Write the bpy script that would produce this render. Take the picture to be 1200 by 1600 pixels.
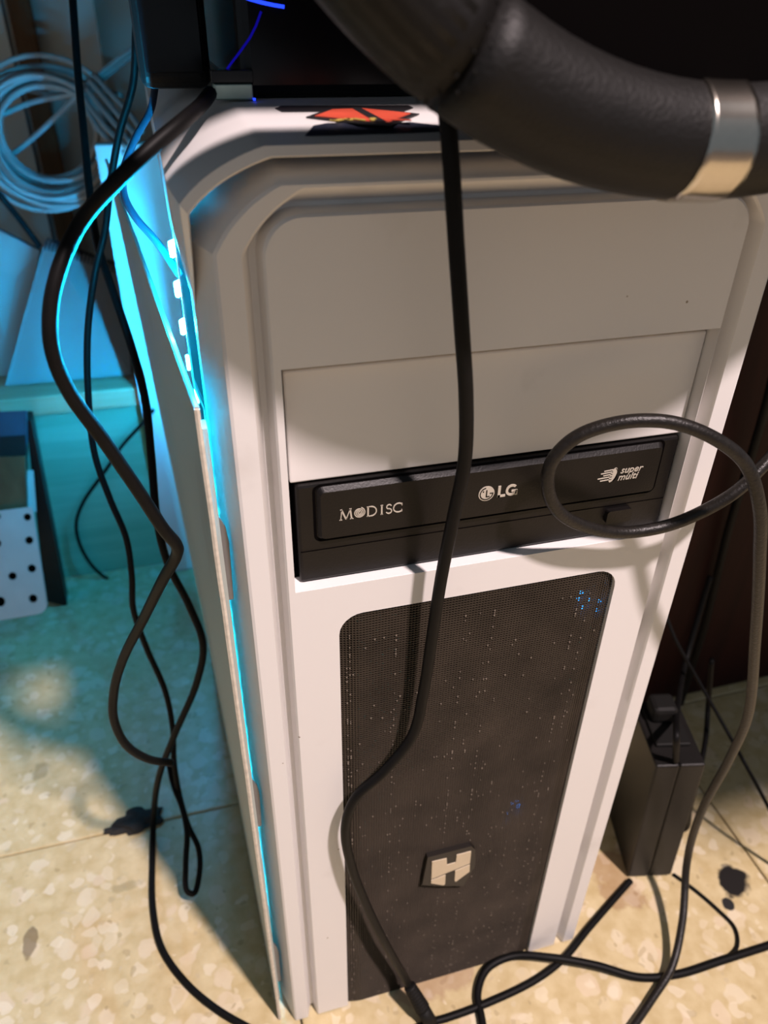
import bpy, bmesh, math, random
from mathutils import Vector, Matrix, Quaternion

for o in list(bpy.data.objects):
    bpy.data.objects.remove(o, do_unlink=True)
scene = bpy.context.scene
COL = scene.collection
random.seed(7)

# ------------------------------------------------------------------ camera
cam_data = bpy.data.cameras.new('camera')
cam = bpy.data.objects.new('camera', cam_data)
COL.objects.link(cam)
cam.location = (-0.10407, -0.21301, 0.50729)
cam.rotation_euler = (0.97855, -0.01523, -0.27231)
cam_data.sensor_fit = 'VERTICAL'
cam_data.sensor_height = 36.0
cam_data.sensor_width = 27.0
cam_data.lens = 36.0 * 1194.43 / 1600.0
cam_data.clip_start = 0.01
cam_data.dof.use_dof = True
cam_data.dof.focus_distance = 0.29
cam_data.dof.aperture_fstop = 11.5
scene.camera = cam

# ------------------------------------------------------------------ world, lamp, exposure
world = bpy.data.worlds.new('world')
scene.world = world
world.use_nodes = True
wb = world.node_tree.nodes['Background']
wb.inputs[0].default_value = (0.86, 1.02, 1.18, 1)
wb.inputs[1].default_value = 0.185

lamp_data = bpy.data.lights.new('room_lamp', 'POINT')
lamp_data.energy = 318
lamp_data.color = (1.0, 0.83, 0.82)
lamp_data.shadow_soft_size = 0.055
lamp = bpy.data.objects.new('room_lamp', lamp_data)
COL.objects.link(lamp)
lamp.location = (0.42, -0.95, 2.17)

scene.view_settings.view_transform = 'Standard'
scene.view_settings.look = 'None'
scene.view_settings.gamma = 1.0
scene.view_settings.use_curve_mapping = False
scene.view_settings.exposure = 0.0

# ------------------------------------------------------------------ materials
def new_mat(name, color, rough=0.5, metal=0.0, spec=0.5, var=0.0, vscale=30.0, bump=0.0, bscale=200.0, coat=0.0):
    m = bpy.data.materials.new(name)
    m.use_nodes = True
    nt = m.node_tree
    b = nt.nodes['Principled BSDF']
    b.inputs['Base Color'].default_value = (*color, 1)
    b.inputs['Roughness'].default_value = rough
    b.inputs['Metallic'].default_value = metal
    b.inputs['Specular IOR Level'].default_value = spec
    b.inputs['Coat Weight'].default_value = coat
    tc = nt.nodes.new('ShaderNodeTexCoord')
    if var > 0:
        n = nt.nodes.new('ShaderNodeTexNoise')
        n.inputs['Scale'].default_value = vscale
        n.inputs['Detail'].default_value = 6
        nt.links.new(tc.outputs['Object'], n.inputs['Vector'])
        mx = nt.nodes.new('ShaderNodeMix')
        mx.data_type = 'RGBA'
        mx.inputs[6].default_value = (*[c * (1 - var) for c in color], 1)
        mx.inputs[7].default_value = (*[min(1, c * (1 + var)) for c in color], 1)
        nt.links.new(n.outputs['Fac'], mx.inputs[0])
        nt.links.new(mx.outputs[2], b.inputs['Base Color'])
    if bump > 0:
        n2 = nt.nodes.new('ShaderNodeTexNoise')
        n2.inputs['Scale'].default_value = bscale
        n2.inputs['Detail'].default_value = 4
        nt.links.new(tc.outputs['Object'], n2.inputs['Vector'])
        bp = nt.nodes.new('ShaderNodeBump')
        bp.inputs['Strength'].default_value = bump
        bp.inputs['Distance'].default_value = 0.001
        nt.links.new(n2.outputs['Fac'], bp.inputs['Height'])
        nt.links.new(bp.outputs['Normal'], b.inputs['Normal'])
    return m

def emit_mat(name, color, strength):
    m = bpy.data.materials.new(name)
    m.use_nodes = True
    nt = m.node_tree
    nt.nodes.clear()
    e = nt.nodes.new('ShaderNodeEmission')
    e.inputs[0].default_value = (*color, 1)
    e.inputs[1].default_value = strength
    o = nt.nodes.new('ShaderNodeOutputMaterial')
    nt.links.new(e.outputs[0], o.inputs[0])
    return m

def speck_mat(name, color, speck, rough, scale=130.0, cut=0.93):
    """painted plastic with scattered dirt specks"""
    m = new_mat(name, color, rough)
    nt = m.node_tree
    b = nt.nodes['Principled BSDF']
    tc = nt.nodes.new('ShaderNodeTexCoord')
    v = nt.nodes.new('ShaderNodeTexVoronoi')
    v.inputs['Scale'].default_value = scale
    nt.links.new(tc.outputs['Object'], v.inputs['Vector'])
    r = nt.nodes.new('ShaderNodeValToRGB')
    r.color_ramp.elements[0].position = 0.045
    r.color_ramp.elements[0].color = (1, 1, 1, 1)
    r.color_ramp.elements[1].position = 0.075
    r.color_ramp.elements[1].color = (0, 0, 0, 1)
    nt.links.new(v.outputs['Distance'], r.inputs[0])
    sep = nt.nodes.new('ShaderNodeSeparateColor')
    nt.links.new(v.outputs['Color'], sep.inputs[0])
    gt = nt.nodes.new('ShaderNodeMath')
    gt.operation = 'GREATER_THAN'
    gt.inputs[1].default_value = cut
    nt.links.new(sep.outputs[0], gt.inputs[0])
    mu = nt.nodes.new('ShaderNodeMath')
    mu.operation = 'MULTIPLY'
    nt.links.new(r.outputs[0], mu.inputs[0])
    nt.links.new(gt.outputs[0], mu.inputs[1])
    n = nt.nodes.new('ShaderNodeTexNoise')
    n.inputs['Scale'].default_value = 25
    n.inputs['Detail'].default_value = 8
    nt.links.new(tc.outputs['Object'], n.inputs['Vector'])
    mr = nt.nodes.new('ShaderNodeMapRange')
    mr.inputs[1].default_value = 0.60
    mr.inputs[2].default_value = 0.80
    mr.inputs[3].default_value = 0.0
    mr.inputs[4].default_value = 0.25
    nt.links.new(n.outputs['Fac'], mr.inputs[0])
    ad = nt.nodes.new('ShaderNodeMath')
    ad.operation = 'MAXIMUM'
    nt.links.new(mu.outputs[0], ad.inputs[0])
    nt.links.new(mr.outputs[0], ad.inputs[1])
    mx = nt.nodes.new('ShaderNodeMix')
    mx.data_type = 'RGBA'
    mx.inputs[6].default_value = (*color, 1)
    mx.inputs[7].default_value = (*speck, 1)
    nt.links.new(ad.outputs[0], mx.inputs[0])
    nt.links.new(mx.outputs[2], b.inputs['Base Color'])
    return m

def terrazzo_mat():
    m = bpy.data.materials.new('terrazzo')
    m.use_nodes = True
    nt = m.node_tree
    L = nt.links.new
    b = nt.nodes['Principled BSDF']
    b.inputs['Roughness'].default_value = 0.42
    g = nt.nodes.new('ShaderNodeNewGeometry')
    dn = nt.nodes.new('ShaderNodeTexNoise')
    dn.inputs['Scale'].default_value = 70
    L(g.outputs['Position'], dn.inputs['Vector'])
    sub = nt.nodes.new('ShaderNodeVectorMath')
    sub.operation = 'MULTIPLY_ADD'
    sub.inputs[1].default_value = (0.014, 0.014, 0.0)
    L(dn.outputs['Color'], sub.inputs[0])
    L(g.outputs['Position'], sub.inputs[2])
    base = nt.nodes.new('ShaderNodeTexNoise')
    base.inputs['Scale'].default_value = 90
    base.inputs['Detail'].default_value = 8
    L(g.outputs['Position'], base.inputs['Vector'])
    ramp = nt.nodes.new('ShaderNodeValToRGB')
    e = ramp.color_ramp.elements
    e[0].position, e[0].color = 0.30, (0.50, 0.385, 0.19, 1)
    e[1].position, e[1].color = 0.72, (0.64, 0.53, 0.31, 1)
    L(base.outputs['Fac'], ramp.inputs[0])
    prev = ramp.outputs[0]
    for sc, keep, rad, soft, cols in ((60, 0.50, 0.34, 0.10, ((0.72, 0.63, 0.46), (0.68, 0.54, 0.38))),
                                      (100, 0.45, 0.36, 0.12, ((0.76, 0.67, 0.50), (0.58, 0.46, 0.25))),
                                      (210, 0.80, 0.34, 0.12, ((0.36, 0.27, 0.13), (0.74, 0.64, 0.44)))):
        c = nt.nodes.new('ShaderNodeTexVoronoi')
        c.inputs['Scale'].default_value = sc
        L(sub.outputs[0], c.inputs['Vector'])
        sp = nt.nodes.new('ShaderNodeSeparateColor')
        L(c.outputs['Color'], sp.inputs[0])
        gt = nt.nodes.new('ShaderNodeMath')
        gt.operation = 'GREATER_THAN'
        gt.inputs[1].default_value = keep
        L(sp.outputs[0], gt.inputs[0])
        mr = nt.nodes.new('ShaderNodeMapRange')
        mr.inputs[1].default_value = rad
        mr.inputs[2].default_value = rad + soft
        mr.inputs[3].default_value = 1.0
        mr.inputs[4].default_value = 0.0
        mr.interpolation_type = 'SMOOTHSTEP'
        L(c.outputs['Distance'], mr.inputs[0])
        mu = nt.nodes.new('ShaderNodeMath')
        mu.operation = 'MULTIPLY'
        L(gt.outputs[0], mu.inputs[0])
        L(mr.outputs[0], mu.inputs[1])
        m2 = nt.nodes.new('ShaderNodeMath')
        m2.operation = 'MULTIPLY'
        m2.inputs[1].default_value = 0.62
        L(mu.outputs[0], m2.inputs[0])
        cm = nt.nodes.new('ShaderNodeMix')
        cm.data_type = 'RGBA'
        cm.inputs[6].default_value = (*cols[0], 1)
        cm.inputs[7].default_value = (*cols[1], 1)
        L(sp.outputs[1], cm.inputs[0])
        mx = nt.nodes.new('ShaderNodeMix')
        mx.data_type = 'RGBA'
        L(m2.outputs[0], mx.inputs[0])
        L(prev, mx.inputs[6])
        L(cm.outputs[2], mx.inputs[7])
        prev = mx.outputs[2]
    # stains that belong to the floor: black smears and a rust mark
    wob = nt.nodes.new('ShaderNodeTexNoise')
    wob.inputs['Scale'].default_value = 60
    wob.inputs['Detail'].default_value = 5
    L(g.outputs['Position'], wob.inputs['Vector'])
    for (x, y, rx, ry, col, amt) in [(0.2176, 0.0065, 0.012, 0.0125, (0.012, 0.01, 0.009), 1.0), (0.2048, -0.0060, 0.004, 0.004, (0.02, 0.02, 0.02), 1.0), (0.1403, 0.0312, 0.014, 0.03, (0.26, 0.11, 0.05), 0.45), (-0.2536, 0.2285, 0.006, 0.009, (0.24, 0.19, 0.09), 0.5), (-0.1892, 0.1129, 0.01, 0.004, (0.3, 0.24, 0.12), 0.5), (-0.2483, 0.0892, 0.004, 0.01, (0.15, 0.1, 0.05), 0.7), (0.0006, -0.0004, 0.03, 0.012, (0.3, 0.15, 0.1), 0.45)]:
        s = nt.nodes.new('ShaderNodeVectorMath')
        s.operation = 'SUBTRACT'
        s.inputs[1].default_value = (x, y, 0)
        L(g.outputs['Position'], s.inputs[0])
        d = nt.nodes.new('ShaderNodeVectorMath')
        d.operation = 'DIVIDE'
        d.inputs[1].default_value = (rx, ry, 1)
        L(s.outputs[0], d.inputs[0])
        ln = nt.nodes.new('ShaderNodeVectorMath')
        ln.operation = 'LENGTH'
        L(d.outputs[0], ln.inputs[0])
        a = nt.nodes.new('ShaderNodeMath')
        a.operation = 'MULTIPLY_ADD'
        a.inputs[1].default_value = 2.2
        L(wob.outputs['Fac'], a.inputs[0])
        L(ln.outputs['Value'], a.inputs[2])
        mr = nt.nodes.new('ShaderNodeMapRange')
        mr.inputs[1].default_value = 1.9
        mr.inputs[2].default_value = 2.15
        mr.inputs[3].default_value = amt
        mr.inputs[4].default_value = 0.0
        L(a.outputs[0], mr.inputs[0])
        mx = nt.nodes.new('ShaderNodeMix')
        mx.data_type = 'RGBA'
        mx.inputs[7].default_value = (*col, 1)
        L(mr.outputs[0], mx.inputs[0])
        L(prev, mx.inputs[6])
        prev = mx.outputs[2]
    L(prev, b.inputs['Base Color'])
    return m

def wood_mat(name, c1, c2, rough=0.5, axis='X', scale=9.0):
    m = bpy.data.materials.new(name)
    m.use_nodes = True
    nt = m.node_tree
    b = nt.nodes['Principled BSDF']
    b.inputs['Roughness'].default_value = rough
    b.inputs['Specular IOR Level'].default_value = 0.15
    tc = nt.nodes.new('ShaderNodeTexCoord')
    mp = nt.nodes.new('ShaderNodeMapping')
    mp.inputs['Scale'].default_value = (0.6, 8, 8) if axis == 'X' else (8, 8, 0.6)
    nt.links.new(tc.outputs['Object'], mp.inputs['Vector'])
    n = nt.nodes.new('ShaderNodeTexNoise')
    n.inputs['Scale'].default_value = scale
    n.inputs['Detail'].default_value = 6
    n.inputs['Distortion'].default_value = 0.6
    nt.links.new(mp.outputs[0], n.inputs['Vector'])
    r = nt.nodes.new('ShaderNodeValToRGB')
    r.color_ramp.elements[0].position, r.color_ramp.elements[0].color = 0.35, (*c1, 1)
    r.color_ramp.elements[1].position, r.color_ramp.elements[1].color = 0.65, (*c2, 1)
    nt.links.new(n.outputs['Fac'], r.inputs[0])
    nt.links.new(r.outputs[0], b.inputs['Base Color'])
    return m

M = {}
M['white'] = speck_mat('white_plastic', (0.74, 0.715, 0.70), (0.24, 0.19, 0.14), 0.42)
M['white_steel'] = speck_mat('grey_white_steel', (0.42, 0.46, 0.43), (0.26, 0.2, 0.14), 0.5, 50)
M['edge_paint'] = new_mat('chipped_edge_paint', (0.62, 0.56, 0.47), 0.6, var=0.35, vscale=300)
M['grey_tab'] = new_mat('grey_steel_tab', (0.20, 0.19, 0.185), 0.45, 0.3, var=0.15, vscale=150)
M['black'] = new_mat('black_plastic', (0.008, 0.007, 0.0065), 0.45, spec=0.3, var=0.3, vscale=60, bump=0.15, bscale=900)
M['drive_black'] = new_mat('drive_black_plastic', (0.0055, 0.0043, 0.004), 0.42, spec=0.28, var=0.4, vscale=45, bump=0.1, bscale=1200)
M['gloss_black'] = new_mat('glossy_black', (0.004, 0.004, 0.005), 0.2, spec=0.3)
M['void'] = new_mat('dark_inside', (0.0025, 0.002, 0.002), 0.95, spec=0.02)
M['leather'] = new_mat('black_leather', (0.0065, 0.0058, 0.0053), 0.52, spec=0.25, var=0.3, vscale=80, bump=0.22, bscale=900)
M['leather_smooth'] = new_mat('smooth_black_leather', (0.006, 0.0053, 0.005), 0.55, spec=0.2, var=0.2, bump=0.15, bscale=650)
M['steel'] = new_mat('brushed_steel', (0.58, 0.53, 0.46), 0.22, 1.0, var=0.08, vscale=500)
M['usb_steel'] = new_mat('usb_steel', (0.40, 0.52, 0.47), 0.4, 1.0, var=0.1, vscale=300)
M['cable'] = new_mat('black_cable', (0.005, 0.0047, 0.0047), 0.5, spec=0.12, var=0.35, vscale=220)
M['cable_worn'] = new_mat('worn_black_cable', (0.012, 0.010, 0.0085), 0.38, spec=0.3, var=0.6, vscale=420, bump=0.25, bscale=900)
M['cable_blue'] = new_mat('dark_blue_cable', (0.03, 0.045, 0.075), 0.45, var=0.2, vscale=100)
M['net_cable'] = new_mat('grey_network_cable', (0.38, 0.39, 0.38), 0.5, var=0.1, vscale=60)
M['mesh'] = new_mat('dusty_black_mesh', (0.036, 0.027, 0.0195), 0.5, spec=0.3, var=0.8, vscale=38)
M['dust'] = new_mat('pale_dust', (0.16, 0.13, 0.10), 0.8, var=0.6, vscale=200)
M['print'] = new_mat('cream_print', (0.58, 0.48, 0.34), 0.5, var=0.08, vscale=200)
M['silver_print'] = new_mat('silver_print', (0.50, 0.45, 0.37), 0.5, var=0.08, vscale=200)
M['badge'] = new_mat('badge_plastic', (0.014, 0.011, 0.009), 0.45, spec=0.3)
M['inside'] = new_mat('inside_grey_steel', (0.55, 0.56, 0.56), 0.45, 0.0, var=0.05)
M['tape'] = new_mat('led_tape', (0.75, 0.75, 0.75), 0.5)
M['led'] = emit_mat('cyan_led', (0.014, 0.66, 1.0), 115.0)
M['led_top'] = emit_mat('cyan_led_bare', (0.004, 0.50, 1.0), 9000.0)
M['led_rear'] = emit_mat('cyan_led_rear', (0.001, 0.44, 1.0), 1200.0)
M['blue_led'] = emit_mat('blue_led', (0.015, 0.05, 1.0), 2.0)
M['blue_line'] = emit_mat('blue_reflection_line', (0.02, 0.012, 1.0), 0.22)
M['fan_led'] = emit_mat('fan_blue_led', (0.01, 0.30, 1.0), 6.0)
M['terrazzo'] = terrazzo_mat()
M['grout'] = new_mat('dark_grout', (0.10, 0.08, 0.06), 0.9, var=0.3, vscale=80)
M['pine'] = wood_mat('cyan_cast_wood', (0.14, 0.46, 0.33), (0.20, 0.56, 0.42), 0.5)  # cyan led light on the cupboard is put into the wood's green
M['shelf_wood'] = wood_mat('shelf_wood', (0.46, 0.36, 0.22), (0.58, 0.47, 0.30), 0.5)
M['maroon'] = wood_mat('dark_red_wood', (0.013, 0.0022, 0.002), (0.024, 0.0045, 0.0035), 0.6, 'Z')
M['dark_wood'] = wood_mat('dark_brown_wood', (0.02, 0.011, 0.008), (0.032, 0.018, 0.013), 0.6)
M['brown_post'] = wood_mat('brown_post', (0.11, 0.055, 0.025), (0.16, 0.085, 0.04), 0.5, 'Z')
M['wall'] = new_mat('pale_wall_paint', (0.70, 0.72, 0.66), 0.8, var=0.06, vscale=6, bump=0.1)
M['pale_board'] = new_mat('pale_board', (0.46, 0.48, 0.46), 0.5, var=0.05, vscale=12)
M['back_board'] = new_mat('white_back_board', (0.74, 0.78, 0.74), 0.6, var=0.05, vscale=12)
M['paper'] = new_mat('notebook_paper', (0.34, 0.34, 0.33), 0.7, var=0.03)
M['dark_card'] = new_mat('dark_card', (0.03, 0.035, 0.045), 0.7)
M['pedal_metal'] = new_mat('pedal_aluminium', (0.62, 0.60, 0.57), 0.42, 0.55, var=0.12, vscale=50, bump=0.1, bscale=300)
M['red'] = new_mat('sticker_red', (0.62, 0.085, 0.045), 0.45, var=0.25, vscale=120)
M['navy'] = new_mat('sticker_navy', (0.022, 0.026, 0.045), 0.45, var=0.6, vscale=300)
M['sticker_line'] = new_mat('sticker_dark', (0.014, 0.012, 0.014), 0.5)
M['yellow'] = new_mat('sticker_yellow', (0.5, 0.36, 0.08), 0.5, var=0.5, vscale=500)
M['rust'] = new_mat('rust_spot', (0.42, 0.20, 0.08), 0.7, var=0.3, vscale=400)
M['dirt'] = new_mat('dirt_lump', (0.018, 0.016, 0.014), 0.9, var=0.5, vscale=200)
M['plug'] = new_mat('black_rubber', (0.007, 0.0065, 0.006), 0.6, spec=0.2)

# ------------------------------------------------------------------ helpers
def obj(name, me, mat, parent=None, smooth=False):
    if isinstance(me, bmesh.types.BMesh):
        bm = me
        bmesh.ops.recalc_face_normals(bm, faces=bm.faces)
        me = bpy.data.meshes.new(name)
        bm.to_mesh(me)
        bm.free()
    mats = mat if isinstance(mat, (list, tuple)) else [mat]
    for x in mats:
        me.materials.append(x)
    if smooth:
        for p in me.polygons:
            p.use_smooth = True
    o = bpy.data.objects.new(name, me)
    COL.objects.link(o)
    if parent is not None:
        o.parent = parent
        o.matrix_parent_inverse = parent.matrix_basis.inverted()
    return o

def tag(o, label, cat, group=None):
    o['label'] = label
    o['category'] = cat
    if group:
        o['group'] = group
    return o

def thing(name, label, cat, loc=(0, 0, 0), group=None):
    o = bpy.data.objects.new(name, None)
    o.empty_display_size = 0.02
    COL.objects.link(o)
    o.location = loc
    return tag(o, label, cat, group)

def add_box(bm, x0, x1, y0, y1, z0, z1, bevel=0.0, seg=2):
    r = bmesh.ops.create_cube(bm, size=1.0)
    vs = r['verts']
    for v in vs:
        v.co = Vector(((x0 + x1) / 2 + v.co.x * (x1 - x0), (y0 + y1) / 2 + v.co.y * (y1 - y0), (z0 + z1) / 2 + v.co.z * (z1 - z0)))
    if bevel > 0:
        es = list({e for v in vs for e in v.link_edges})
        bmesh.ops.bevel(bm, geom=es, offset=bevel, segments=seg, affect='EDGES', profile=0.5)
    return bm

def box(name, x0, x1, y0, y1, z0, z1, mat, parent=None, bevel=0.0, seg=2):
    return obj(name, add_box(bmesh.new(), x0, x1, y0, y1, z0, z1, bevel, seg), mat, parent)

def spline(pts, n=10):
    """Catmull-Rom through the points"""
    P = [Vector(p) for p in pts]
    P = [P[0] * 2 - P[1]] + P + [P[-1] * 2 - P[-2]]
    out = []
    for i in range(1, len(P) - 2):
        a, b, c, d = P[i - 1], P[i], P[i + 1], P[i + 2]
        ta = max((b - a).length, 1e-5) ** 0.5
        tb = max((c - b).length, 1e-5) ** 0.5
        tc = max((d - c).length, 1e-5) ** 0.5
        m1 = (c - b) + tb * ((b - a) / ta - (c - a) / (ta + tb))
        m2 = (c - b) + tb * ((d - c) / tc - (d - b) / (tb + tc))
        for k in range(n):
            t = k / n
            t2, t3 = t * t, t * t * t
            out.append((2 * t3 - 3 * t2 + 1) * b + (t3 - 2 * t2 + t) * m1 + (-2 * t3 + 3 * t2) * c + (t3 - t2) * m2)
    out.append(P[-2])
    return out

def add_tube(bm, path, r, sides=10, caps=True, closed=False):
    """tube along a list of Vectors; r is a number or a list"""
    n = len(path)
    rr = r if isinstance(r, (list, tuple)) else [r] * n
    T = []
    for i in range(n):
        if closed:
            t = path[(i + 1) % n] - path[i - 1]
        else:
            t = path[min(i + 1, n - 1)] - path[max(i - 1, 0)]
        T.append(t.normalized())
    up = Vector((0, 0, 1)) if abs(T[0].z) < 0.9 else Vector((1, 0, 0))
    N = T[0].cross(up).normalized()
    rings = []
    for i in range(n):
        if i > 0:
            q = T[i - 1].rotation_difference(T[i])
            N = (q @ N)
            N = (N - T[i] * N.dot(T[i])).normalized()
        B = T[i].cross(N)
        rings.append([bm.verts.new(path[i] + rr[i] * (math.cos(2 * math.pi * k / sides) * N + math.sin(2 * math.pi * k / sides) * B)) for k in range(sides)])
    for i in range(n - 1 + (1 if closed else 0)):
        A, B2 = rings[i], rings[(i + 1) % n]
        for k in range(sides):
            bm.faces.new((A[k], A[(k + 1) % sides], B2[(k + 1) % sides], B2[k]))
    if caps and not closed:
        bm.faces.new(rings[0][::-1])
        bm.faces.new(rings[-1])
    return bm

def tube(name, pts, r, mat, parent=None, n=10, sides=10):
    bm = bmesh.new()
    add_tube(bm, spline(pts, n), r, sides)
    return obj(name, bm, mat, parent, smooth=True)

def add_prism(bm, poly, y0, y1):
    """polygon of (x, z) extruded from y0 (front) to y1"""
    a = [bm.verts.new((x, y0, z)) for x, z in poly]
    b = [bm.verts.new((x, y1, z)) for x, z in poly]
    n = len(poly)
    bm.faces.new(a)
    bm.faces.new(b[::-1])
    for i in range(n):
        bm.faces.new((a[i], b[i], b[(i + 1) % n], a[(i + 1) % n]))
    return bm

def add_flat(bm, poly, z0, z1):
    """polygon of (x, y) extruded from z0 to z1"""
    a = [bm.verts.new((x, y, z1)) for x, y in poly]
    b = [bm.verts.new((x, y, z0)) for x, y in poly]
    n = len(poly)
    bm.faces.new(a)
    bm.faces.new(b[::-1])
    for i in range(n):
        bm.faces.new((a[i], b[i], b[(i + 1) % n], a[(i + 1) % n]))
    return bm

def arch(hx, zt, cx, cz, z0, n=13, mix=0.40):
    """an arch outline (x, z): up the left side, over chamfered corners, down the right side"""
    L = [(-hx, z0), (-hx, z0 + (zt - cz - z0) * 0.5)]
    for i in range(n):
        t = i / (n - 1)
        a = t * math.pi / 2
        ax, az = -hx + cx * (1 - math.cos(a)), zt - cz + cz * math.sin(a)
        bx, bz = -hx + cx * t, zt - cz + cz * t
        L.append((ax * mix + bx * (1 - mix), az * mix + bz * (1 - mix)))
    return L + [(-x, z) for x, z in reversed(L)]

def loft(bm, levels):
    """join successive open outlines [(outline, y), ...] with quads"""
    rows = [[bm.verts.new((x, y, z)) for x, z in o] for o, y in levels]
    for A, B in zip(rows, rows[1:]):
        for i in range(len(A) - 1):
            bm.faces.new((A[i], A[i + 1], B[i + 1], B[i]))
    return rows

def fill_loops(bm, loops, y):
    es, vv = [], []
    for lp in loops:
        vs = [bm.verts.new((x, y, z)) for x, z in lp]
        vv.append(vs)
        for i in range(len(vs)):
            es.append(bm.edges.new((vs[i], vs[(i + 1) % len(vs)])))
    bmesh.ops.triangle_fill(bm, use_beauty=True, use_dissolve=False, edges=es)
    return vv

def rrect(x0, x1, z0, z1, r, n=5):
    out = []
    for cx, cz, a0 in ((x1 - r, z1 - r, 0), (x0 + r, z1 - r, 90), (x0 + r, z0 + r, 180), (x1 - r, z0 + r, 270)):
        for i in range(n + 1):
            a = math.radians(a0 + 90 * i / n)
            out.append((cx + r * math.cos(a), cz + r * math.sin(a)))
    return out

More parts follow.
